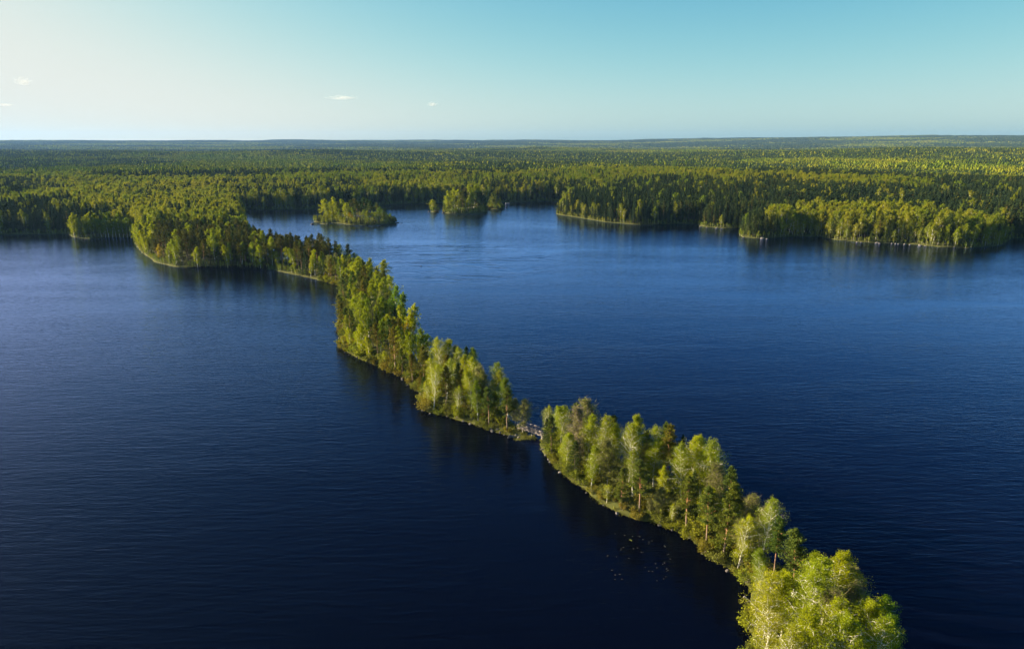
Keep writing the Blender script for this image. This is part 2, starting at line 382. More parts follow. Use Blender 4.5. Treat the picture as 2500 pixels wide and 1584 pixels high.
def ground_grid(name, X, Y, cut):
    s = sdf_all(X, Y); Z = land_z(X, Y, s)
    n, m = X.shape
    idx = np.arange(n * m).reshape(n, m)
    q = np.stack([idx[:-1, :-1], idx[:-1, 1:], idx[1:, 1:], idx[1:, :-1]], -1)
    smax = np.maximum(np.maximum(s[:-1, :-1], s[1:, 1:]), np.maximum(s[:-1, 1:], s[1:, :-1]))
    keep = (smax > cut) 
    if name == 'mainland_ground': keep &= (Y[:-1, :-1] > 424)
    q = q[keep]
    used = np.unique(q); mp = np.zeros(n * m, np.int64); mp[used] = np.arange(len(used))
    V = np.stack([X.ravel(), Y.ravel(), Z.ravel()], 1)[used]
    shore = np.clip(1 - s.ravel()[used] / 2.5, 0, 1) * .8
    return obj(name, mesh_np(name, V, None, mp[q], True, {'shore': shore}, [M['ground']]), kind='structure')
gx, gy = np.meshgrid(np.arange(-150, 75, .9), np.arange(58, 426, .9)); ground_grid('ridge_ground', gx, gy, -4)
az = np.tan(np.linspace(R(-43), R(43), 760)); rr_ = np.concatenate([np.geomspace(424, 1000, 210), np.geomspace(1010, 15000, 260)])
A, D = np.meshgrid(az, rr_); ground_grid('mainland_ground', A * D, D, -14)

# ------------------------------------------------------------------ tree builders
def path(p0, d, L, n, bend, rng, wob=.06):
    d = np.array(d, float); d /= np.linalg.norm(d); P = [np.array(p0, float)]
    for i in range(n):
        d = d + np.array(bend) / n + rng.normal(size=3) * wob; d /= np.linalg.norm(d); P.append(P[-1] + d * L / n)
    return np.array(P)
def birch(H, seed, lod, bare=0.0, wide=1.0, lean=0.0):
    """lod 3: close to the camera, 2: middle distance, 1: far. returns (trunk MB, crown MB)"""
    g = np.random.RandomState(seed); tr = MB(); cr = MB()
    T = path((0, 0, -.3), (lean, g.uniform(-.05, .05), 1), H * .98, 9, (-lean * .5, 0, .15), g, .035)
    tr.tube(T, np.linspace(H * (.0125 if lod > 1 else .008), .02, 10), 6 if lod == 3 else 4)
    nb = {3: 42, 2: 28, 1: 14}[lod]; cen = []; rad = []
    for i in range(nb):
        t = (.2 if lod > 1 else .12) + (.77 if lod > 1 else .85) * ((i + g.uniform(0, 1)) / nb) ** .9; k = t * 9; j = int(k); p = T[j] + (T[min(j + 1, 9)] - T[j]) * (k - j)
        a = i * 2.4 + g.uniform(-.5, .5); prof = (math.sin(min(1, (t - .1) / .42) * math.pi / 2)) * (1 - max(0, (t - .5) / .53) ** 1.5)
        L = H * .165 * wide * (prof + .12) * g.uniform(.7, 1.2)
        e = R(g.uniform(38, 68)); B = path(p, (math.cos(a) * math.cos(e), math.sin(a) * math.cos(e), math.sin(e)), L, 5, (0, 0, -.25), g, .12)
        if lod > 1 or i % 2 == 0: tr.tube(B, np.linspace(max(.025, .015 * L + .015), .012, 6) * (1.5 if lod == 1 else 1), 4 if lod == 3 else 3)
        for q in ((.45, .65, .82, 1.0) if lod > 1 else (.5, .95)):
            pp = B[min(5, int(q * 5))]
            for s_ in range(2 if lod == 3 else 1):
                tw = path(pp, g.normal(size=3) * .8 + (0, 0, .1), L * .3, 2, (0, 0, -.5), g, .1)
                if lod == 3: tr.tube(tw, (.014, .01, .006), 3)
                cen.append(tw[-1]); rad.append((.2 + .14 * L) * np.array([1, 1, 1.35]) * g.uniform(.75, 1.25))
    for k in range(3): cen.append(T[-1 - k // 2] + g.normal(size=3) * .15 * (1 + k)); rad.append(np.array([.4, .4, .6]) * H / 15)
    cen = np.array(cen); rad = np.array(rad)
    tone = np.clip(.45 + g.normal(size=len(cen)) * .33, 0, 1)
    if bare:
        k = {3: 14, 2: 9, 1: 6}[lod]
        cr.cur = 1; cr.leaves(cen, rad * 1.0, k, .75 if lod > 1 else 1.1, g, 0, .045 if lod == 3 else .07, tone)
        cr.cur = 0; cr.leaves(cen, rad, max(1, int({3: 50, 2: 24, 1: 9}[lod] * (1 - bare))), {3: .17, 2: .26, 1: .5}[lod], g, 0, 1, tone)
    else:
        cr.leaves(cen, rad * 1.15, {3: 54 if seed % 2 else 32, 2: 26, 1: 13}[lod], {3: .115, 2: .28, 1: .66}[lod], g, 0, 1, tone)
    return tr, cr
def pine(H, seed, lod, start=.35, lean=0.0, wide=1.0):
    g = np.random.RandomState(seed); tr = MB(); cr = MB()
    T = path((0, 0, -.3), (lean, 0, 1), H * .97, 9, (-lean, 0, .1), g, .02)
    tr.tube(T, np.linspace(H * .0135, .03, 10), 6 if lod == 3 else 4)
    nb = {3: 46, 2: 34, 1: 18}[lod]; cen = []; rad = []
    for i in range(nb):
        u = (i + g.uniform(0, 1)) / nb; t = start + (1 - start) * u * .98; k = t * 9; j = min(8, int(k)); p = T[j] + (T[j + 1] - T[j]) * (k - j)
        a = i * 2.4 + g.uniform(-.7, .7)
        L = wide * H * .2 * (1 - u ** 1.6 * .85) * g.uniform(.5, 1.15) * (.6 + .4 * min(1, u * 4))
        e = R(g.uniform(-8, 28) + 25 * u); B = path(p, (math.cos(a) * math.cos(e), math.sin(a) * math.cos(e), math.sin(e)), L, 4, (0, 0, .3), g, .1)
        if lod > 1 or i % 2 == 0: tr.tube(B, np.linspace(.055, .015, 5), 4 if lod == 3 else 3)
        for q in ((.4, .6, .8, 1.0) if lod == 3 else (.55, .95) if lod == 2 else (.85,)):
            pp = B[min(4, int(round(q * 4)))] + g.normal(size=3) * (.1, .1, .05)
            cen.append(pp); rad.append(np.array([1, 1, .55]) * (.26 + .16 * L) * g.uniform(.8, 1.25) * (1.25 if lod < 3 else 1) * (1.2 if lod == 1 else 1))
    cen.append(T[-1]); rad.append(np.array([.35, .35, .6]))
    cen = np.array(cen); rad = np.array(rad); tone = np.clip(.5 + g.normal(size=len(cen)) * .3, 0, 1)
    cr.leaves(cen, rad, {3: 38, 2: 24, 1: 15}[lod], {3: .3, 2: .42, 1: .75}[lod], g, .9, {3: .42, 2: .6, 1: .85}[lod], tone)
    return tr, cr
def spruce(H, seed, lod, w_=.17):
    g = np.random.RandomState(seed); tr = MB(); cr = MB()
    T = path((0, 0, -.3), (0, 0, 1), H * .98, 9, (0, 0, .1), g, .008)
    tr.tube(T, np.linspace(H * .012, .02, 10), 5 if lod == 3 else 4)
    nb = {3: 90, 2: 56, 1: 26}[lod]; cen = []; rad = []
    for i in range(nb):
        u = ((i + g.uniform(0, 1)) / nb) ** 1.1; t = .1 + .89 * u; k = t * 9; j = min(8, int(k)); p = T[j] + (T[j + 1] - T[j]) * (k - j)
        a = i * 2.4 + g.uniform(-.4, .4); L = H * w_ * (1 - u) ** .85 * g.uniform(.75, 1.15) + .2
        d = np.array([math.cos(a), math.sin(a), -.18 + .5 * u])
        if lod > 1: tr.tube(np.array([p, p + d * L * .5, p + d * L * .95 + (0, 0, L * .05)]), (.04, .025, .01), 3)
        for q in ((.35, .65, .95) if lod > 1 else (.45, .85)):
            cen.append(p + d * L * q); rad.append(np.array([1, 1, .6]) * (.16 + .2 * L) * (1.15 - .3 * q) * (1.25 if lod == 1 else 1))
    cen.append(T[-1]); rad.append(np.array([.15, .15, .6]))
    cen = np.array(cen); rad = np.array(rad); tone = np.clip(.5 + g.normal(size=len(cen)) * .3, 0, 1)
    cr.leaves(cen, rad, {3: 24, 2: 14, 1: 10}[lod], {3: .28, 2: .42, 1: .8}[lod], g, -.3, {3: .5, 2: .65, 1: .8}[lod], tone)
    return tr, cr
def shrub(H, seed, lod):
    g = np.random.RandomState(seed); tr = MB(); cr = MB(); cen = []
    for i in range(9):
        a = i * 2.4; B = path((g.uniform(-.2, .2), g.uniform(-.2, .2), -.2), (math.cos(a) * .7, math.sin(a) * .7, g.uniform(.6, 1.5)), H * g.uniform(.6, 1.1), 3, (0, 0, .2), g, .1)
        tr.tube(B, (.03, .022, .014, .008), 3); cen += [B[2], B[3], (B[1] + B[3]) / 2 + g.normal(size=3) * .2]
    cr.leaves(np.array(cen), H * .24, {3: 26, 2: 14, 1: 8}[lod], {3: .2, 2: .32, 1: .6}[lod], g)
    return tr, cr

KINDS = {
  'birch':  dict(f=lambda s, l: birch(15, s, l, wide=1.05 + .2 * ((s % 3) - 1), lean=.1 * ((s % 5) - 2) / 2), leaf='birch', bark='birch_bark', h=15),
  'pine':   dict(f=lambda s, l: pine(15, s, l, start=(.22, .33, .46, .4)[s % 4], lean=.05 * ((s % 3) - 1)), leaf='pine', bark='pine_bark', h=15),
  'spruce': dict(f=lambda s, l: spruce(15, s, l, (.15, .18, .2)[s % 3]), leaf='spruce', bark='spruce_bark', h=15),
  'bare':   dict(f=lambda s, l: birch(12, s, l, bare=.45 + .3 * (s % 2), wide=1.25), leaf='bareleaf', bark='bare_bark', h=12),
  'shrub':  dict(f=lambda s, l: shrub(2.2, s, l), leaf='shrub', bark='bare_bark', h=2.2),
}
NVAR = {'birch': 5, 'pine': 5, 'spruce': 3, 'bare': 3, 'shrub': 3}
PROTO = {}
def proto(kind, lod, var):
    k = (kind, lod, var)
    if k not in PROTO:
        d = KINDS[kind]; tr, cr = d['f'](100 + var * 7 + lod, lod)
        mats = [M[d['leaf']]] + ([M['twig']] if kind == 'bare' else [])
        PROTO[k] = (tr.mesh(kind + '_trunk', [M[d['bark']]], True), cr.mesh(kind + '_crown', mats))
    return PROTO[k]
CAT = {'birch': ('birch_tree', 'birch tree'), 'pine': ('pine_tree', 'pine tree'), 'spruce': ('spruce_tree', 'spruce tree'), 'bare': ('bare_tree', 'bare tree'), 'shrub': ('shrub', 'shrub')}
TREES = []     # records, labelled at the end
def plant(kind, x, y, h, zone, tint=(1, 1, 1), width=1.0, z=None, shade=''):
    r = math.hypot(x, y); lod = 3 if r < 215 else 2
    var = rnd.randrange(NVAR[kind]); tm, cm = proto(kind, lod, var)
    name, cat = CAT[kind]
    root = bpy.data.objects.new(name, None); root.empty_display_size = .5; col.objects.link(root)
    if z is None: z = float(land_z(np.array([x]), np.array([y]))[0])
    z = max(z, .05)
    s = h / KINDS[kind]['h']; root.location = (x, y, z); root.rotation_euler = (0, 0, rnd.uniform(0, 6.28))
    sw = s * width * {'birch': 1.15, 'pine': 1.1, 'spruce': 1.15, 'bare': 1.1, 'shrub': 1}[kind] * rnd.uniform(.9, 1.15); root.scale = (sw, sw, s)
    a = obj('stems' if kind == 'shrub' else 'trunk', tm, root); b = obj('foliage' if kind == 'shrub' else 'crown', cm, root)
    v = rnd.uniform(.85, 1.15); b.color = (tint[0] * v, tint[1] * v, tint[2] * v, 1)
    root['category'] = cat
    TREES.append(dict(o=root, kind=kind, x=x, y=y, h=h, zone=zone, shade=shade))
    return root
BRIGHT = (1.25, 1.15, .8); DULL = (.7, .8, 1.0); ORANGE = (1.5, .95, .6); PALE = (1.2, 1.05, 1.6); DEEP = (.55, .75, .9); BROWN = (1.25, .95, .9)
SH = {None: (1, 1, 1), 'bright yellow-green': BRIGHT, 'dull': DULL, 'orange-tinged': ORANGE, 'pale': PALE, 'dark': DEEP, 'brownish': BROWN}

# hand-surveyed trees: kind, top of crown in the photograph, wished height, tint
KEY = [
 ('pine',1350,996,13,None),('birch',1387,1035,13,None),('bare',1420,984,15,'pale'),('birch',1442,999,14,None),('birch',1468,1012,14,'bright yellow-green'),
 ('birch',1490,1040,12,None),('birch',1543,1027,14.5,'bright yellow-green'),('bare',1578,1075,9,None),('pine',1639,1031,15,'brownish'),('birch',1602,1062,12,None),('birch',1698,1059,15,'bright yellow-green'),
 ('birch',1675,1077,14,None),('birch',1760,1063,16,None),('birch',1722,1060,15,None),('birch',1738,1080,14,None),('pine',1793,1127,14,None),('bare',1846,1195,11,None),('bare',1862,1225,10,None),
 ('pine',1686,1142,15,None),('pine',1569,1103,14,None),('pine',1521,1124,13,None),('pine',1738,1165,14,None),('pine',1781,1183,14,None),
 ('birch',1483,1162,9,'bright yellow-green'),('birch',1816,1233,13,'bright yellow-green'),('birch',1642,1207,8,'bright yellow-green'),('bare',1613,1171,9,None),('bare',1590,1200,8,None),('bare',1650,1235,7,None),
 ('pine',1907,1252,12,'dark'),('pine',1954,1276,14,None),('birch',2007,1341,16,None),('birch',2051,1341,15,'bright yellow-green'),('bare',2088,1409,12,None),('bare',2070,1425,11,None),
 ('birch',2153,1417,13,'dark'),('birch',2125,1433,14,'bright yellow-green'),('birch',1972,1400,15,None),('birch',1884,1375,14,'pale'),('birch',1900,1420,14,'pale'),('birch',2198,1477,12,'dark'),('birch',2067,1472,15,None),
 ('birch',2040,1467,14,'bright yellow-green'),('birch',1930,1375,13,'bright yellow-green'),('birch',1985,1480,15,'bright yellow-green'),('birch',1915,1500,13,'pale'),('birch',2140,1500,14,None),('pine',1800,1160,12,None),('bare',1820,1250,9,None),
 ('pine',1238,931,14,None),('pine',1192,928,14,None),('birch',1166,915,14,'dull'),('birch',1114,928,13,None),('birch',1150,895,13,'bright yellow-green'),('pine',1087,878,14.5,'brownish'),('birch',1055,875,14,'bright yellow-green'),
 ('birch',1153,833,14,'dull'),('birch',1160,865,13,'bright yellow-green'),('birch',1117,885,10,'bright yellow-green'),('spruce',1140,834,14,'dark'),('birch',1123,833,13,None),('birch',1078,819,14,'bright yellow-green'),('birch',1094,816,14,'bright yellow-green'),
 ('bare',1109,833,12,None),('pine',960,783,16,'brownish'),('pine',979,836,13,None),('pine',1005,850,13,'brownish'),('pine',1032,842,13,'brownish'),('birch',878,777,14,'bright yellow-green'),('birch',838,813,9,'bright yellow-green'),('birch',900,810,11,'bright yellow-green'),
 ('birch',937,846,9,'bright yellow-green'),('pine',917,777,15,'brownish'),('birch',976,738,15,'bright yellow-green'),('birch',999,731,15,'bright yellow-green'),('birch',995,751,14,'orange-tinged'),('birch',1028,793,15,'dull'),('birch',1045,805,13,'dark'),
 ('birch',1209,869,14,'dull'),('birch',1212,888,13,'pale'),('birch',1241,908,12,'dull'),('birch',950,662,16,None),('birch',965,685,15,'dark'),('birch',927,626,17,'bright yellow-green'),('birch',900,626,17,'bright yellow-green'),('birch',871,626,17,'bright yellow-green'),
 ('birch',858,633,17,'bright yellow-green'),('pine',935,648,16,None),('pine',815,620,16,None),('pine',874,659,15,None),('pine',838,672,16,'pale'),('pine',832,705,15,'pale'),('pine',850,745,14,None),('birch',862,700,14,'bright yellow-green'),('birch',930,690,15,'bright yellow-green'),
 ('birch',905,680,15,None),('bare',1276,962,11,None),('birch',975,705,14,'dark'),('birch',850,790,12,'bright yellow-green'),
 # headland at the far end
 ('birch',328,540,17,'bright yellow-green'),('birch',345,535,18,'bright yellow-green'),('birch',338,565,12,'bright yellow-green'),('birch',352,575,12,'bright yellow-green'),('birch',386,592,14,'orange-tinged'),('birch',405,585,15,None),('birch',476,595,15,'bright yellow-green'),('birch',424,560,18,None),('birch',550,592,14,'bright yellow-green'),
 ('birch',585,590,14,None),('birch',675,608,12,'bright yellow-green'),('birch',700,600,13,'bright yellow-green'),('birch',765,605,15,'bright yellow-green'),('birch',755,625,12,'bright yellow-green'),('pine',735,583,17,None),('pine',700,578,17,'brownish'),
]
placed = []
def ok(x, y, dmin):
    return all((x - a) ** 2 + (y - b) ** 2 > dmin * dmin for a, b in placed)
def zone_of(x, y):
    if y < 200 and x > 4.5: return 'near'
    if y < 385: return 'mid'
    return 'head'
for kd, tx, ty, h, sh in KEY:
    best = None
    for hh in np.arange(h - 5, h + 6, .5):
        x, y = G(tx, ty, hh + 2.0); s = float(sdf_all(np.array([x]), np.array([y]))[0])
        cost = abs(hh - h) + (0 if s > .8 else 30 + (.8 - s) * 3)
        if best is None or cost < best[0]: best = (cost, x, y, hh, s)
    _, x, y, hh, s = best
    if s < .2: print('KEY off land', kd, tx, ty, round(s, 1)); 
    if s < -2.5: continue
    plant(kd, x, y, float(hh), zone_of(x, y), SH[sh], shade=sh or ''); placed.append((x, y))
nkey = len(placed)
# fill between them
def cand(n, x0, x1, y0, y1):
    return np.stack([rs.uniform(x0, x1, n), rs.uniform(y0, y1, n)], 1)
C_ = np.concatenate([cand(16000, -110, 70, 62, 200), cand(14000, -110, 10, 200, 400)])
S_ = sdf_all(C_[:, 0], C_[:, 1]); sel = S_ > .7; C_, S_ = C_[sel], S_[sel]
mixn = fbm(C_[:, 0] / 14, C_[:, 1] / 14, 90, 2)
for (x, y), s, mn in zip(C_, S_, mixn):
    d = 3.3 if y < 200 else 4.0
    if not ok(x, y, d): continue
    z_ = zone_of(x, y); u = rnd.random()
    if z_ == 'near':
        kd = 'birch' if u < .46 else 'pine' if u < .74 else 'bare' if u < .93 else 'spruce'
    else:
        kd = 'birch' if u < .30 + mn * .3 else 'pine' if u < .84 else 'spruce' if u < .92 else 'bare'
    h = rnd.uniform(8.5, 12.6) if s > 3 else rnd.uniform(7, 12)
    if z_ == 'mid' and y > 260: h += 2
    if s > 3 and rnd.random() < .2: h += 2
    sh = rnd.choice([None, None, 'bright yellow-green', 'dull']) if kd == 'birch' else rnd.choice([None, 'dark', 'brownish']) if kd == 'pine' else None
    plant(kd, x, y, h, z_, SH[sh], shade=sh or ''); placed.append((x, y))
print('ridge trees', len(placed), 'key', nkey)
# the far part of the ridge and the headland
hx0, hx1 = -300, -90
C_ = cand(26000, hx0, hx1, 380, 560); S_ = sdf_all(C_[:, 0], C_[:, 1])
sel = (S_ > 1.2) & (C_[:, 1] > 385) & (C_[:, 1] < 500 + (C_[:, 0] + 90) * -.12); C_, S_ = C_[sel], S_[sel]
nh = 0; sp_head = []
for (x, y), s in zip(C_, S_):
    if not ok(x, y, 4.0 if x > -225 else 5.2) or nh > 250: continue
    u = rnd.random(); kd = 'pine' if u < .72 else 'spruce' if u < .86 else 'birch'
    if s < 8 and x < -246: kd = 'birch'
    h = rnd.uniform(15, 20) if s > 6 else rnd.uniform(12, 17) if x > -225 else rnd.uniform(9, 15)
    sh = 'bright yellow-green' if (kd == 'birch' and x < -240) else None
    plant(kd, x, y, h, 'head', SH[sh] if sh else ((.85, .72, .8) if kd == 'pine' else (.8, .85, .9) if kd == 'spruce' else (1, 1, 1)), shade=sh or ''); placed.append((x, y)); nh += 1
print('headland', nh)
# shrubs along the water's edge
C_ = cand(60000, -110, 60, 62, 400); S_ = sdf_all(C_[:, 0], C_[:, 1]); sel = (S_ > -.1) & (S_ < 4); C_, S_ = C_[sel], S_[sel]
ns = 0; shp = []
for (x, y), s in zip(C_, S_):
    if ns >= 275: break
    if not all((x - a) ** 2 + (y - b) ** 2 > 1.95 ** 2 for a, b in shp): continue
    if abs(x - 5) < 6 and 160 < y < 178: continue
    side = float(sdf_all(np.array([x - 3.5]), np.array([y - 2.0]))[0])
    if side > 0.2 and rnd.random() < .93: continue
    sh = rnd.choice([None, None, 'bright yellow-green', 'brownish'])
    plant('shrub', x, y, rnd.uniform(1.4, 3.4), zone_of(x, y), SH[sh], shade=sh or '', width=1.2); shp.append((x, y)); ns += 1
print('shrubs', ns, time.time() - T0)

# ------------------------------------------------------------------ islands
def isle_tree(kd, tx, by, h, zone, sh=None, width=1.0):
    x, y = G(tx, by); plant(kd, x, y, h * 1.2, zone, SH[sh], shade=sh or '', width=width * 1.25)
for kd, tx, by, h, sh in [('birch',797,537,17,'bright yellow-green'),('birch',801,540,14,'bright yellow-green'),('birch',818,535,17,'bright yellow-green'),('birch',814,539,12,'bright yellow-green'),('birch',824,541,12,'bright yellow-green'),('birch',812,533,14,None),
   ('pine',827,534,13,'brownish'),('birch',841,534,15,None),('pine',835,538,12,None),('birch',848,543,14,'bright yellow-green'),('birch',846,541,13,'bright yellow-green'),('pine',860,536,15,None),('pine',868,534,16,'brownish'),('pine',872,540,12,None),('birch',868,544,11,'dull'),('birch',858,545,7,'orange-tinged'),
   ('pine',880,534,14,'dark'),('pine',891,533,17,'dark'),('pine',899,534,16,'dark'),('pine',886,540,12,'dark'),('birch',889,545,9,'dull'),('birch',899,546,9,'bright yellow-green'),('pine',905,538,13,None),('pine',911,534,15,'dark'),('birch',909,545,8,None),('pine',921,537,13,None),
   ('birch',921,544,11,'dull'),('pine',929,538,11,'dark'),('birch',934,543,9,'dull'),('pine',940,539,9,'dark'),('birch',943,543,7,'dull'),('birch',950,542,6,'dark'),('shrub',957,543,4,'dark'),('shrub',963,543.5,3,'dark'),('shrub',800,542,4,'bright yellow-green'),('shrub',775,541.5,2.2,'bright yellow-green'),
   ('shrub',781,541.5,1.8,'bright yellow-green'),('spruce',855,538,12,None),('pine',876,536,14,None),('birch',915,543,7,None),('birch',830,542,8,'dull')]:
    isle_tree(kd, tx, by, h, 'isleA', sh, 1.1)
for kd, tx, by, h, sh in [('birch',1088,517,15,None),('birch',1096,516,18,'bright yellow-green'),('birch',1098,519,14,'bright yellow-green'),('birch',1104,518,10,'bright yellow-green'),('birch',1110,514,20,'bright yellow-green'),('birch',1118,515,18,'bright yellow-green'),('birch',1121,519,10,'bright yellow-green'),('birch',1107,519,12,'bright yellow-green'),
   ('pine',1124,513,20,'brownish'),('pine',1131,513,20,'brownish'),('pine',1129,517,14,'brownish'),('birch',1145,512,22,None),('birch',1157,512,23,None),('birch',1151,514,18,None),('birch',1138,517,12,None),('birch',1143,518,12,None),('pine',1164,513,19,'dark'),('pine',1170,513,18,'dark'),
   ('pine',1160,517,14,'dark'),('spruce',1176,514,17,'dark'),('pine',1182,514,14,'dark'),('pine',1150,519,10,'dark'),('pine',1172,518,10,'dark'),('spruce',1136,514,17,None),('pine',1116,516,12,None),('birch',1092,519,9,'bright yellow-green'),('shrub',1086,519,3,'brownish'),('pine',1186,516,9,'dark')]:
    isle_tree(kd, tx, by, h, 'isleB', sh, 1.05)
isle_tree('birch', 1056, 517, 10.5, 'bush', 'bright yellow-green', 1.5); isle_tree('birch', 1062, 516.6, 8, 'bush', None, 1.5)
isle_tree('shrub', 1067, 517, 2.5, 'bush', 'brownish', 1.3)
isle_tree('spruce', 1202, 509, 15, 'three', 'bright yellow-green', 1.15); isle_tree('spruce', 1211, 509.5, 14.5, 'three', 'bright yellow-green', .9); isle_tree('spruce', 1221, 509, 11, 'three', 'bright yellow-green', .9)
for tx, sh in ((1194, 'brownish'), (1199, 'brownish'), (1206, 'brownish'), (1215, 'brownish'), (1220, 'dark'), (1225, 'dark')): isle_tree('shrub', tx, 510, 3.4, 'three', sh, 1.2)
for t_ in TREES:
    if t_['zone'] == 'three' and t_['kind'] == 'spruce':
        for ch in t_['o'].children:
            if ch.name.startswith('crown'): ch.color = (2.4, 2.0, .9, 1)

# ------------------------------------------------------------------ forest
def sector(n_sp, r0, r1):
    xs = np.arange(-r1 * .75, r1 * .75, n_sp); ys = np.arange(r0 * .7, r1, n_sp)
    X, Y = np.meshgrid(xs, ys); X = X + rs.uniform(-.45, .45, X.shape) * n_sp; Y = Y + rs.uniform(-.45, .45, Y.shape) * n_sp
    X, Y = X.ravel(), Y.ravel(); r = np.hypot(X, Y)
    m = (r >= r0) & (r < r1) & (np.abs(np.arctan2(X, Y)) < R(41)); return X[m], Y[m]
FX, FY = sector(4.5, 400, 1350)
FS = sdf_all(FX, FY); m = (FS > .8) & ~((FX < -85) & (FX > -262) & (FY < 500 + (FX + 90) * -.12)) & ~((FY > 640) & (np.abs(FX) < 260) & (FY < 920) & (sdf_poly(FX, FY, MAIN_POLY) < 0))
m &= sdf_poly(FX, FY, MAIN_POLY) > 1.0
FX, FY, FS = FX[m], FY[m], FS[m]
dec = fbm(FX / 150, FY / 190, 61, 3); con = fbm(FX / 60, FY / 60, 71, 2); FU = rs.uniform(0, 1, len(FX))
pdec = sstep(.5, .58, dec) * .88 + .06 + .2 * (FS < 10) - .3 * np.exp(-((FX + 330) / 200) ** 2 - ((FY - 640) / 70) ** 2) - .3 * ((FX > 130) & (FY < 720))
pdec = np.clip(pdec + .28 * np.exp(-((FX + 330) / 260) ** 2 - ((FY - 940) / 170) ** 2) + .2 * np.exp(-((FX + 80) / 260) ** 2 - ((FY - 1100) / 150) ** 2), 0.05, .68) * (.75 + .5 * fbm(FX / 28, FY / 35, 65, 2))
fk = np.where(FU < pdec, 0, np.where(rs.uniform(0, 1, len(FX)) < sstep(.3, .6, con) * .6 + .35, 1, 2))   # 0 birch 1 spruce 2 pine
FH = rs.uniform(13, 23, len(FX)) * (.8 + .35 * fbm(FX / 40, FY / 40, 81, 2)) * np.where(FS < 6, .72, 1)
# the ones one can tell apart: front rows of the eastern shore and the birch clump on the western shore
front = (FS < 14) & (FX > 40) & (FY < 800) & (FY < 770)
north = (FS < 8) & (FY > 770) & (FX < 60) & (FX > -210)
west = (FX < -262) & (FS < 12) & (FY < 600) & (FX > -445)
ind = np.where(front | west)[0]
ZF = land_z(FX, FY, FS)
cnt = {}
order = ind[np.argsort(FY[ind])]; kept = []
for i in order:
    kd = ('birch', 'spruce', 'pine')[fk[i]]
    if cnt.get(kd, 0) >= {'birch': 15, 'pine': 20, 'spruce': 110}[kd]: continue
    cnt[kd] = cnt.get(kd, 0) + 1
    zone = 'west' if FX[i] < 0 else 'east' if FX[i] / FY[i] < .31 else 'bay'
    plant(kd, FX[i], FY[i], float(FH[i]), zone, (1, 1, 1), z=float(ZF[i])); kept.append(i)
x_, y_ = G(190, 581); 
for px, h in ((182, 17), (190, 20), (199, 15), (212, 17), (222, 20), (231, 17), (240, 15)):
    x, y = G(px, 580); plant('birch', x, y, h, 'west', SH['bright yellow-green'], shade='bright yellow-green', width=1.2)
for px, h in ((249, 15), (258, 14), (266, 16), (275, 14), (284, 15), (293, 16), (302, 14), (311, 16), (319, 15), (254, 19), (272, 19), (297, 18)):
    x, y = G(px, 580 if h < 18 else 577); plant('birch', x, y, h, 'west', SH['dull'], shade='dull', width=1.2)
print('front trees', cnt, time.time() - T0)
rest = np.setdiff1d(np.arange(len(FX)), np.array(kept))

def forest_proto(kd, seed):
    if kd == 0: tr, cr = birch(15, seed, 2, wide=1.35)
    elif kd == 1: tr, cr = spruce(15, seed, 2, .15)
    else: tr, cr = pine(15, seed, 2, .2, wide=.85)
    cr.cur = 1; cr.add(np.concatenate(tr.v), q=np.concatenate(tr.q), a=.5)
    return cr.mesh('forest_tree', [M[('f_birch', 'f_spruce', 'f_pine')[kd]], M[('birch_bark', 'spruce_bark', 'pine_bark')[kd]]])
def clump(seed, tile, sp, hs, det):
    """a patch of far wood: every tree its own small crown"""
    g = np.random.RandomState(seed); mb = MB()
    n = int(tile / sp)
    for i in range(n):
        for j in range(n):
            x = (i + g.uniform(0, 1)) * sp - tile / 2; y = (j + g.uniform(0, 1)) * sp - tile / 2; h = hs * g.uniform(.75, 1.15); u = g.uniform(); bsh = (.04, .2, .62)[seed % 3]
            mb.cur = 0 if u < bsh else 1 if u < bsh + .6 * (1 - bsh) else 2
            w_ = h * (.19 if mb.cur == 0 else .13) * max(1, sp / 5.2)
            k = 5; a0 = g.uniform(0, 6); tn = g.uniform(0, 1)
            prof = [(.25, .8), (.55, 1.0), (.82, .62), (1.0, .02)] if mb.cur != 1 else [(.1, .9), (.4, .85), (.72, .45), (1.0, .02)]
            V = []; 
            for (zz, rr) in prof:
                for q in range(k):
                    a = a0 + q * 6.283 / k; r_ = w_ * rr * g.uniform(.6, 1.3); V.append((x + math.cos(a) * r_, y + math.sin(a) * r_, h * zz * g.uniform(.93, 1.05) if zz < 1 else h))
            Q = [(r0 * k + q, r0 * k + (q + 1) % k, (r0 + 1) * k + (q + 1) % k, (r0 + 1) * k + q) for r0 in range(len(prof) - 1) for q in range(k)]
            mb.add(V, q=Q, a=tn)
    return mb.mesh('forest_patch', [M['f_birch'], M['f_spruce'], M['f_pine']])
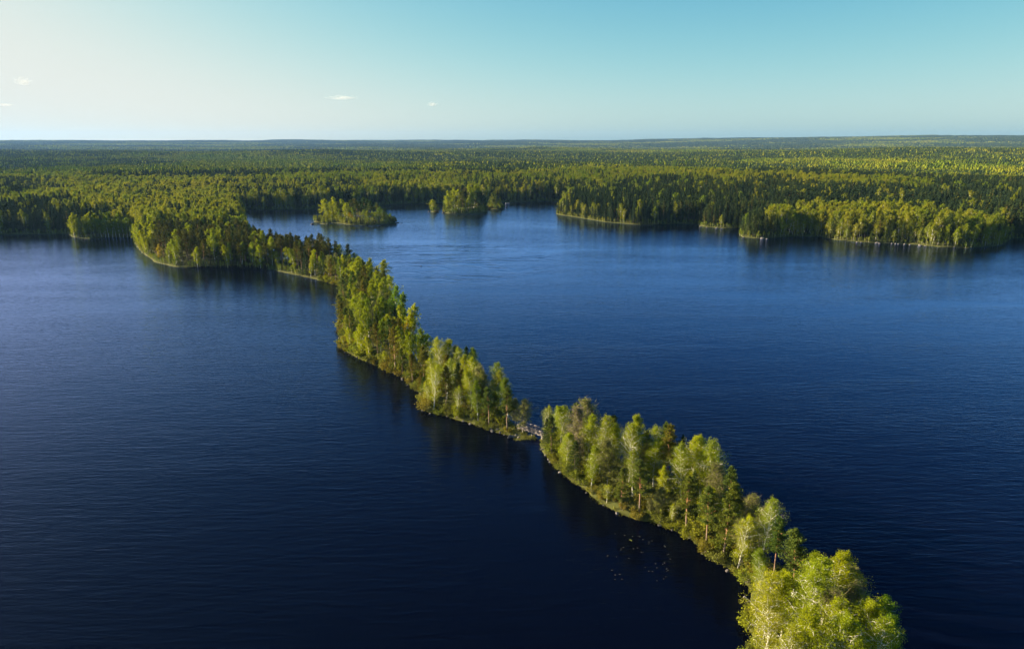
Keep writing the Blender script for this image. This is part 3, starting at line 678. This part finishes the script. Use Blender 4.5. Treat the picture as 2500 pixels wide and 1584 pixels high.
def scatter(name, X, Y, Z, H, idx, meshes, label):
    """one object whose points carry the trees"""
    src = bpy.data.collections.new(name + '_kinds')
    for i, me in enumerate(meshes):
        o = bpy.data.objects.new('%s_kind_%02d' % (name, i), me); src.objects.link(o)
    me = bpy.data.meshes.new(name); me.vertices.add(len(X)); me.vertices.foreach_set('co', np.stack([X, Y, Z], 1).astype(np.float32).ravel())
    a = me.attributes.new('size', 'FLOAT', 'POINT'); a.data.foreach_set('value', H.astype(np.float32))
    a = me.attributes.new('pick', 'INT', 'POINT'); a.data.foreach_set('value', idx.astype(np.int32))
    a = me.attributes.new('turn', 'FLOAT', 'POINT'); a.data.foreach_set('value', rs.uniform(0, 6.28, len(X)).astype(np.float32))
    o = obj(name, me, kind='stuff'); o['label'] = label; o['category'] = 'forest'
    ng = bpy.data.node_groups.new(name, 'GeometryNodeTree')
    ng.interface.new_socket('Geometry', in_out='INPUT', socket_type='NodeSocketGeometry'); ng.interface.new_socket('Geometry', in_out='OUTPUT', socket_type='NodeSocketGeometry')
    gi = ng.nodes.new('NodeGroupInput'); go = ng.nodes.new('NodeGroupOutput')
    ci = ng.nodes.new('GeometryNodeCollectionInfo'); ci.inputs['Collection'].default_value = src; ci.inputs['Separate Children'].default_value = True; ci.inputs['Reset Children'].default_value = True
    ip = ng.nodes.new('GeometryNodeInstanceOnPoints'); ip.inputs['Pick Instance'].default_value = True
    def na(nm, dt):
        n = ng.nodes.new('GeometryNodeInputNamedAttribute'); n.data_type = dt; n.inputs['Name'].default_value = nm; return n.outputs['Attribute']
    cx = ng.nodes.new('ShaderNodeCombineXYZ'); ng.links.new(na('turn', 'FLOAT'), cx.inputs['Z'])
    ng.links.new(gi.outputs[0], ip.inputs['Points']); ng.links.new(ci.outputs[0], ip.inputs['Instance']); ng.links.new(na('pick', 'INT'), ip.inputs['Instance Index'])
    ng.links.new(cx.outputs[0], ip.inputs['Rotation']); ng.links.new(na('size', 'FLOAT'), ip.inputs['Scale']); ng.links.new(ip.outputs[0], go.inputs[0])
    md = o.modifiers.new('trees', 'NODES'); md.node_group = ng
    return o
BRX, BRY = sector(2.0, 380, 980); BS = sdf_all(BRX, BRY); isl = sdf_poly(BRX, BRY, MAIN_POLY) < -4
m = (BS > -.1) & (BS < np.where(isl, 9, 3.4)) & (BRY > 395) ; BRX, BRY, BS = BRX[m], BRY[m], BS[m]
FX = np.concatenate([FX, BRX]); FY = np.concatenate([FY, BRY]); ZF = np.concatenate([ZF, land_z(BRX, BRY, BS)]); FH = np.concatenate([FH, rs.uniform(2, 5, len(BRX)) * np.where(isl[m], 1.3, 1)])
rest = np.concatenate([rest, np.arange(len(fk), len(FX))]); fk = np.concatenate([fk, np.where(rs.uniform(0, 1, len(BRX)) < .7, 0, 2)])
meshes = [forest_proto(k, 300 + k * 10 + v) for k in range(3) for v in range(4)]
pick = fk * 4 + rs.randint(0, 4, len(FX))
scatter('forest', FX[rest], FY[rest], ZF[rest] - .2, FH[rest] / 15, pick[rest], meshes, 'mixed pine, spruce and birch forest covering the land beyond the lake')
# farther off: patches
BX, BY = sector(25, 1320, 4600); BZ = land_z(BX, BY); meshes = [clump(s, 27, 4.1, 16.5, 1) for s in range(402, 408)]
bd = fbm(BX / 420, BY / 650, 61, 3) + rs.normal(size=len(BX)) * .035
bi = np.where(bd > .57, 2, np.where(bd > .47, 1, 0)) + 3 * rs.randint(0, 2, len(BX))
scatter('far_forest', BX, BY, BZ, rs.uniform(.85, 1.12, len(BX)), bi, meshes, 'unbroken forest running from the far shore towards the horizon')
CX, CY = sector(62, 4550, 14200); CZ = land_z(CX, CY); meshes = [clump(s, 66, 9.5, 19, 1) for s in range(504, 510)]
scatter('horizon_forest', CX, CY, CZ, rs.uniform(.85, 1.15, len(CX)), np.clip(((fbm(CX / 900, CY / 600, 63, 3) - .4) * 12 + rs.normal(size=len(CX)) * .5).astype(int), 0, 2) + 3 * rs.randint(0, 2, len(CX)), meshes, 'hazy forest on the low hills along the horizon')
print('forest', len(rest), len(BX), len(CX), time.time() - T0)

# ------------------------------------------------------------------ grass and low plants
def grass():
    C = cand(90000, -110, 62, 62, 400); S = sdf_all(C[:, 0], C[:, 1]); m = (S > -.35) & ((S < 3) | (rs.uniform(0, 1, len(S)) < .3)); C = C[m][:11000]; S = S[m][:11000]
    Z = land_z(C[:, 0], C[:, 1], S); n = len(C); per = 6
    c = np.repeat(np.stack([C[:, 0], C[:, 1], np.maximum(Z, -.1)], 1), per, 0); k = n * per
    b = c + rs.normal(size=(k, 3)) * (.25, .25, 0); a = rs.uniform(0, 6.28, k); w_ = .07; hh = rs.uniform(.25, .8, k)
    dx = np.stack([np.cos(a) * w_, np.sin(a) * w_, np.zeros(k)], 1); tip = b + np.stack([rs.normal(size=k) * .15, rs.normal(size=k) * .15, hh], 1)
    V = np.stack([b - dx, b + dx, tip], 1).reshape(-1, 3)
    return mesh_np('grass', V, np.arange(k * 3).reshape(-1, 3), None, False, {'tone': np.repeat(rs.uniform(0, 1, k), 3)}, [M['grass']])
o = obj('shore_grass', grass(), kind='stuff'); o['label'] = 'yellow-green grass and low plants fringing the wooded ridge'; o['category'] = 'grass'

# ------------------------------------------------------------------ rocks
def rock_mesh(seed, m_):
    g = np.random.RandomState(seed); import bmesh
    bm = bmesh.new(); bmesh.ops.create_icosphere(bm, subdivisions=2, radius=1)
    ph = g.uniform(0, 6, 6); cut = g.normal(size=(5, 3)); cut /= np.linalg.norm(cut, axis=1)[:, None]
    for v in bm.verts:
        c = np.array(v.co); 
        for d in cut:
            e = c @ d
            if e > .62: c = c - d * (e - .62) * .9
        c *= 1 + .08 * math.sin(c[0] * 5 + ph[0]) + .07 * math.sin(c[1] * 6 + ph[1]) + .05 * math.sin(c[2] * 9 + ph[2])
        v.co = c
    me = bpy.data.meshes.new('rock'); bm.to_mesh(me); bm.free(); me.materials.append(m_); return me
RM = [rock_mesh(s, M['rock']) for s in range(4)]; RD = [rock_mesh(s + 9, M['rock_dark']) for s in range(2)]
def rock(px, py, w_, h, label, dark=False, group=None, d=None, rz=None):
    x, y = G(px, py); o = bpy.data.objects.new('rock', rnd.choice(RD if dark else RM)); col.objects.link(o)
    o.location = (x, y, h * .12); o.scale = (w_ / 2, (d or w_ * rnd.uniform(.6, .9)) / 2, h); o.rotation_euler = (0, 0, rnd.uniform(-.5, .5) if rz is None else rz)
    tag(o, label, 'rock', group or 'boulders along the shores'); return o
rock(1028, 650, .9, .5, 'tiny dark rock breaking the open water beside the pale calm streak', True)
rock(612, 557, 4.2, 1.0, 'flat dark rock in the water just off the headland', True)
rock(208, 586, 2.0, .5, 'small dark rock in front of the bright birches on the western shore', True)
rock(763, 548, 3.4, 1.6, 'dark boulder off the western tip of the long wooded islet', True)
rock(762, 540.5, 1.4, .6, 'little dark rock behind the boulder off the long islet', True)
rock(971, 544.5, 3.8, .9, 'low dark rock touching the eastern tip of the long islet', True)
rock(980, 545.5, 3.0, .35, 'outermost flat rock off the eastern tip of the long islet', True)
rock(1047, 517.6, 3.2, .9, 'pale rock at the left edge of the one-tree islet')
rock(1083, 520, 3.6, 1.3, 'reddish rock at the sandy left end of the round islet')
rock(1244, 1068, 1.9, .8, 'long pale slab of rock slanting into the water left of the footbridge', rz=.7, d=.6)
rock(1253, 1067, 1.3, .6, 'grey boulder beside the slanting slab left of the footbridge'); rock(1260, 1065, 1.1, .6, 'grey-green boulder third from the slanting slab')
rock(1266, 1064, 1.2, .5, 'flat pale rock on top of the stony spit by the footbridge'); rock(1266, 1069, .9, .5, 'round white boulder at the tip of the stony spit')
rock(1300, 1065, .9, .6, 'pale ring-like boulder under the middle of the footbridge'); rock(1299, 1070, .6, .4, 'small white stone at the water in front of the footbridge')
rock(1201, 1053, .9, .7, 'round pinkish boulder standing in the water by the two shore pines'); rock(1197, 1049, 1.3, .8, 'pink granite boulder at the foot of the shore pines')
rock(1205, 1046, 1.2, .7, 'upper boulder behind the pink granite boulder'); rock(1214, 1051, 1.3, .7, 'white-topped boulder between the shore pines and the spit'); rock(1222, 1056, 1.0, .5, 'low boulder on the shore under the last pine before the spit')
rock(1210, 1049, 1.0, .6, 'grey boulder wedged left of the white-topped boulder')
rock(1323, 1098, .9, .5, 'pale stone at the waterline below the footbridge landing'); rock(1333, 1112, .9, .5, 'lower pale stone at the waterline below the footbridge landing')
rock(1344, 1128, 1.0, .5, 'stone at the water beside the white-trunked birch'); rock(1160, 1035, .9, .5, 'small stone under the leaning birch'); rock(1130, 1029, .8, .5, 'stone on the shore left of the leaning birch')
for i, (px, py, w_) in enumerate([(1710, 554, 3.4), (1726, 556, 2.4), (1750, 557.5, 3.4), (1762, 557.8, 2), (1862, 583, 5.5), (1856, 580, 5), (1873, 584, 3), (1815, 579.5, 2.4), (2093, 592, 3), (2102, 592.5, 2.4), (2141, 593.5, 4), (2147, 595, 2.6), (2178, 595, 2.8), (2187, 595.5, 3), (2194, 596, 2), (2209, 597, 3), (2222, 598, 2.4), (2246, 600, 4.4), (2258, 601, 2.4), (2330, 604, 2.2)]):
    wd = ['first', 'second', 'third', 'fourth', 'fifth', 'sixth', 'seventh', 'eighth', 'ninth', 'tenth', 'eleventh', 'twelfth', 'thirteenth', 'fourteenth', 'fifteenth', 'sixteenth', 'seventeenth', 'eighteenth', 'nineteenth', 'twentieth'][i]
    rock(px, py, w_ * .8, w_ * .24, '%s pale boulder along the eastern shore, counted from the wooded point' % wd)

# stones along the waterline of the ridge
for shore, zn, frm in ((NEAR_L[2:16], 'near', 'on the near ridge'), (MID_L[4:22][::-1], 'middle', 'on the middle ridge')):
    P_ = np.array(gl(shore)); k = 0; run = 0
    for a, b in zip(P_[:-1], P_[1:]):
        L_ = math.hypot(*(b - a)); u = rnd.uniform(0, 6)
        while u < L_:
            p = a + (b - a) * u / L_; k += 1
            w_ = rnd.uniform(.4, 1.1); o = bpy.data.objects.new('rock', rnd.choice(RM if rnd.random() < .6 else RD)); col.objects.link(o)
            sd_ = np.array([-(b - a)[1], (b - a)[0]]) / L_; q = p + sd_ * rnd.uniform(-.9, .3) * (1 if zn == 'near' else -1)
            o.location = (q[0], q[1], w_ * .06); o.scale = (w_ / 2, w_ * rnd.uniform(.3, .5), w_ * .42); o.rotation_euler = (0, 0, rnd.uniform(0, 6))
            W_ = ['first', 'second', 'third', 'fourth', 'fifth', 'sixth', 'seventh', 'eighth', 'ninth', 'tenth', 'eleventh', 'twelfth', 'thirteenth', 'fourteenth', 'fifteenth', 'sixteenth', 'seventeenth', 'eighteenth', 'nineteenth', 'twentieth',
                  'twenty-first', 'twenty-second', 'twenty-third', 'twenty-fourth', 'twenty-fifth', 'twenty-sixth', 'twenty-seventh', 'twenty-eighth', 'twenty-ninth', 'thirtieth', 'thirty-first', 'thirty-second', 'thirty-third', 'thirty-fourth', 'thirty-fifth', 'thirty-sixth', 'thirty-seventh', 'thirty-eighth', 'thirty-ninth', 'fortieth']
            if k <= 40: tag(o, 'small shore stone at the waterline %s, %s from the footbridge' % (frm, W_[k - 1]), 'rock', 'stones along the ridge waterline')
            else: bpy.data.objects.remove(o)
            u += rnd.uniform(2.5, 8)

# ------------------------------------------------------------------ footbridge
def bridge():
    ax, ay = G(1268, 1051); bx, by = G(1332, 1072)
    A = np.array([ax, ay, 1.0]); B = np.array([bx, by, 1.05]); d = B - A; d[2] = 0; L = np.linalg.norm(d); d /= L; sd = np.array([-d[1], d[0], 0]); W = 1.8
    root = bpy.data.objects.new('footbridge', None); col.objects.link(root); root.location = A
    tag(root, 'weathered grey-pink wooden footbridge with cross-braced railings over the gap in the ridge', 'footbridge')
    def P(t, s, z): return d * (L * t) + sd * s + np.array([0, 0, z + .3 * math.sin(math.pi * t)])
    def part(nm, mb): obj(nm, mb.mesh(nm, [M['wood']]), root)
    for s in (-.65, .65):
        m_ = MB()
        for k in range(8): m_.beam(P(k / 8, s, -.2), P((k + 1) / 8, s, -.2), .16, .26)
        part('girder', m_)
    n = int(L / .42)
    for k in range(n):
        m_ = MB(); c = (P(k / n, 0, 0) + P((k + 1) / n, 0, 0)) / 2; m_.beam(c - sd * W / 2, c + sd * W / 2, .34 + rnd.uniform(-.02, .02), .06); part('plank', m_)
    nb = 6
    for s in (-W / 2, W / 2):
        for k in range(nb + 1):
            m_ = MB(); p = P(k / nb, s, 0); m_.beam(p + (0, 0, -.25), p + (0, 0, 1.18), .11, .11); part('post', m_)
        for k in range(nb):
            m_ = MB(); m_.beam(P(k / nb, s, 1.2), P((k + 1) / nb, s, 1.2), .16, .08); part('handrail', m_)
            m_ = MB(); m_.beam(P(k / nb, s + .05, .15), P((k + 1) / nb, s + .05, 1.1), .05, .1); m_.beam(P(k / nb, s - .05, 1.1), P((k + 1) / nb, s - .05, .15), .05, .1); part('brace', m_)
            m_ = MB(); m_.beam(P(k / nb, s, .12), P((k + 1) / nb, s, .12), .07, .09); part('lower_rail', m_)
    for t in (.03, .97):
        m_ = MB(); c = P(t, 0, -.75); m_.box(c, .9, W + .3, .9, (d, sd, (0, 0, 1))); 
        o = obj('abutment', m_.mesh('abutment', [M['rock']]), root)
bridge()

# ------------------------------------------------------------------ white rowing boat on the far shore
def boat():
    x, y = G(1239, 497.2); root = bpy.data.objects.new('rowing_boat', None); col.objects.link(root); root.location = (x, y, .05)
    tag(root, 'white rowing boat moored against the dark far shore', 'boat')
    V = []; st = np.linspace(-1, 1, 9)
    for s in st:
        hw = .75 * (1 - abs(s) ** 2.6) ** .8 + .03; sh = .45 + .18 * s * s
        for k, (u, z) in enumerate([(-1, sh), (-.8, .12), (0, -.1), (.8, .12), (1, sh)]): V.append((s * 2.7, hw * u, z))
    Q = [(i * 5 + j, i * 5 + j + 1, (i + 1) * 5 + j + 1, (i + 1) * 5 + j) for i in range(8) for j in range(4)]
    h_ = obj('hull', mesh_np('hull', V, None, Q, True, mats=[M['paint']]), root); md = h_.modifiers.new('thick', 'SOLIDIFY'); md.thickness = .05
    for sx in (-1.3, 0, 1.2):
        m_ = MB(); m_.box((sx, 0, .3), .28, 1.25, .05); obj('thwart', m_.mesh('thwart', [M['wood']]), root)
boat()

# ------------------------------------------------------------------ lily leaves
PAD = [(455,250),(705,290),(915,322),(1065,322),(1110,325),(855,410),(885,430),(1195,405),(1355,470),(1352,515),(1435,440),(615,650),(605,680),(675,615),(940,648),(1048,628),(1150,740),(1195,742),(1770,572),(1785,595),
       (1850,805),(1875,793),(1920,922),(255,830),(245,855),(487,862),(820,902),(1530,1045),(1563,1155),(1722,1062),(1767,1025),(1828,1170),(1822,1192),(1830,1248),(1860,1225),(1350,1243),(1447,1252),(1253,1145),(365,1222),(455,1345),(450,1465),(635,1455),(578,1330),(1805,1392),(1745,1448),(1568,1497)]
def pad_mesh(m_):
    V = [(0, 0, .02)]; k = 12
    for j in range(k + 1):
        a = .25 + j * (6.283 - .5) / k; V.append((math.cos(a) * .3, math.sin(a) * .24, .015 + .05 * abs(math.sin(a * 1.5))))
    n = len(V); V = V + [(x, y, z - .012) for x, y, z in V]
    T = [(0, j, j + 1) for j in range(1, k + 1)]; T += [(n, n + j + 1, n + j) for j in range(1, k + 1)]
    return mesh_np('lily_leaf', V, T, None, True, mats=[m_])
PM = pad_mesh(M['pad']); PY = pad_mesh(M['pad_yellow'])
for i, (zx, zy) in enumerate(PAD):
    x, y = G(1460 + zx / 10.9, 1280 + zy / 10.9); yl = i in (5, 6)
    o = bpy.data.objects.new('lily_leaf', PY if yl else PM); col.objects.link(o)
    o.location = (x, y, .02); o.rotation_euler = (0, 0, rnd.uniform(0, 6.28)); s = rnd.uniform(.3, .6); o.scale = (s, s, 1.2)
    if yl: tag(o, ('larger', 'smaller')[i - 5] + ' yellow-green lily leaf of the touching pair on the dark water', 'lily leaf', 'yellow-green pair of lily leaves'); o.scale = (.75 if i == 5 else .6,) * 3
    else: tag(o, 'small grey lily leaf floating on the black water inside the curve of the ridge', 'lily leaf', 'grey lily leaves floating off the near ridge')

# ------------------------------------------------------------------ clouds
def cloud(px, py, wpx, hpx, dist, dens, label, seed):
    import bmesh
    x, y = (px - 1250) / F_PX, (792 - py) / F_PX; d = Vector((x, math.cos(PITCH) + y * math.sin(PITCH), -math.sin(PITCH) + y * math.cos(PITCH))); p = d * dist
    g = np.random.RandomState(seed); bm = bmesh.new(); bmesh.ops.create_icosphere(bm, subdivisions=4, radius=1)
    ph = g.uniform(0, 6, 8)
    for v in bm.verts:
        c = v.co; k = 1 + .22 * math.sin(c.x * 4 + ph[0]) * math.cos(c.y * 3 + ph[1]) + .14 * math.sin(c.x * 9 + ph[2]) + .1 * math.sin(c.z * 8 + c.x * 6 + ph[3])
        v.co = Vector((c.x * k, c.y * k, (c.z * k if c.z > 0 else c.z * .35) * (1 - .5 * abs(c.x))))
    me = bpy.data.meshes.new('cloud'); bm.to_mesh(me); bm.free()
    m, t, out = mat('cloud_vapour'); geo = t.nodes.new('ShaderNodeTexCoord'); n = N(t, 'ShaderNodeTexNoise', Scale=3.2, Detail=6.0); t.links.new(geo.outputs['Object'], n.inputs['Vector'])
    ln = t.nodes.new('ShaderNodeVectorMath'); ln.operation = 'LENGTH'; t.links.new(geo.outputs['Object'], ln.inputs[0])
    dn = mth(t, 'MULTIPLY', mth(t, 'MAXIMUM', mth(t, 'SUBTRACT', mth(t, 'ADD', mth(t, 'MULTIPLY', n.outputs['Fac'], 2.2), -.45), ln.outputs['Value']), 0.0), dens)
    pv = N(t, 'ShaderNodeVolumePrincipled'); pv.inputs['Color'].default_value = (.9, .93, 1, 1); t.links.new(dn, pv.inputs['Density']); t.links.new(pv.outputs[0], out.inputs['Volume'])
    me.materials.append(m); o = bpy.data.objects.new('cloud', me); col.objects.link(o); o.location = Vector((0, 0, CAM_H)) + p
    u = dist / F_PX; o.scale = (wpx * u / 1.2, wpx * u / 1.6, hpx * u / .9); tag(o, label, 'cloud', 'small clouds low in the sky')
cloud(57, 202, 34, 17, 13000, .006, 'small blue-grey cloud alone high in the bright western sky', 1)
cloud(12, 257, 34, 6, 13000, .007, 'thin pale cloud cut by the edge of the photo, below the blue-grey one', 2)
cloud(835, 240, 62, 9, 13000, .0045, 'long thin streak of white cloud left of the puffy one', 3)
cloud(1056, 256, 20, 9, 13000, .016, 'little white puffy cloud above the far forest', 4)

# ------------------------------------------------------------------ labels of trees and shrubs
def ordinal(n):
    W = ['', 'first', 'second', 'third', 'fourth', 'fifth', 'sixth', 'seventh', 'eighth', 'ninth', 'tenth', 'eleventh', 'twelfth', 'thirteenth', 'fourteenth', 'fifteenth', 'sixteenth', 'seventeenth', 'eighteenth', 'nineteenth']
    if n < 20: return W[n]
    if n > 99: return 'number %d' % n
    T = {2: 'twent', 3: 'thirt', 4: 'fort', 5: 'fift', 6: 'sixt', 7: 'sevent', 8: 'eight', 9: 'ninet'}
    return T[n // 10] + 'ieth' if n % 10 == 0 else T[n // 10] + 'y-' + W[n % 10]
NOUN = {'birch': 'birch', 'pine': 'pine', 'spruce': 'spruce', 'bare': 'bare tree', 'shrub': 'shrub'}
ZONES = {
 'near': ('on the near ridge', 'from the footbridge', lambda t: -t['y'], 'trees on the ridge between the footbridge and the camera'),
 'mid': ('on the middle ridge', 'from the footbridge', lambda t: t['y'], 'trees on the ridge beyond the footbridge'),
 'head': ('on the far headland', 'from its western tip', lambda t: t['x'], 'trees on the headland at the end of the ridge'),
 'east': ('on the wooded point', 'from its tip', lambda t: t['x'], 'front trees on the wooded eastern point'),
 'bay': ('on the bouldery eastern shore', 'from its left corner', lambda t: t['x'], 'front trees along the bouldery eastern shore'),
 'west': ('on the western shore', 'from the headland', lambda t: -t['x'], 'front trees along the western shore'),
 'isleA': ('on the long islet', 'from its western tip', lambda t: t['x'], 'trees on the long islet'),
 'isleB': ('on the round islet', 'from its western tip', lambda t: t['x'], 'trees on the round islet'),
 'bush': ('on the tiny one-tree islet', 'from its pale rock', lambda t: t['x'], 'growth on the one-tree islet'),
 'three': ('on the three-spruce islet', 'from its western end', lambda t: t['x'], 'growth on the three-spruce islet'),
}
SIZE = {'near': (9.5, 12.5), 'mid': (10.5, 13), 'head': (13, 17), 'east': (14, 19), 'bay': (14, 19), 'west': (14, 19)}
groups = {}
SS = sdf_all(np.array([t['x'] for t in TREES]), np.array([t['y'] for t in TREES]))
for t, s in zip(TREES, SS):
    lo, hi = SIZE.get(t['zone'], (0, 99))
    sz = '' if t['zone'] not in SIZE or t['kind'] == 'shrub' else 'low ' if t['h'] < lo else 'tall ' if t['h'] > hi else 'middling '
    row = ''
    if t['zone'] in ('east', 'bay', 'west', 'head') and t['kind'] != 'shrub': row = 'by the water ' if s < 6 else 'inland '
    if t['zone'] in ('near', 'mid') and t['kind'] != 'shrub': row = 'by the water ' if s < 3.5 else 'inland '
    if t['kind'] == 'shrub' and t['zone'] in ('near', 'mid'): row = 'at the waterline ' if s < .9 else 'up the bank '
    adj = sz + (t['shade'] + ' ' if t['shade'] else '') + NOUN[t['kind']]
    groups.setdefault((t['zone'], row, adj), []).append(t)
for (zn, row, adj), L_ in groups.items():
    place, frm, key, grp = ZONES[zn]; L_.sort(key=key)
    for i, t in enumerate(L_):
        lab = '%s %s %s' % (adj, row + place, '' if len(L_) == 1 else ', %s %s' % (ordinal(i + 1), frm))
        t['o']['label'] = ' '.join(lab.split()).replace(' ,', ','); t['o']['group'] = grp

# ------------------------------------------------------------------ haze
def haze():
    m, t, out = mat('haze'); pv = N(t, 'ShaderNodeVolumePrincipled'); pv.inputs['Color'].default_value = (.26, .50, 1, 1); pv.inputs['Density'].default_value = 2.6e-5
    pv.inputs['Anisotropy'].default_value = .2
    t.links.new(pv.outputs[0], out.inputs['Volume']); mb = MB(); mb.box((0, 0, 145), 32400, 32400, 320)
    me = mesh_np('haze', np.concatenate(mb.v), None, np.concatenate(mb.q), mats=[m]); o = obj('haze', me, kind='stuff'); o['label'] = 'thin blue evening haze over the lake and forest'; o['category'] = 'haze'
haze()
import collections; print('kinds', collections.Counter(t['kind'] for t in TREES), collections.Counter(t['zone'] for t in TREES))
print('done', len(TREES), time.time() - T0)
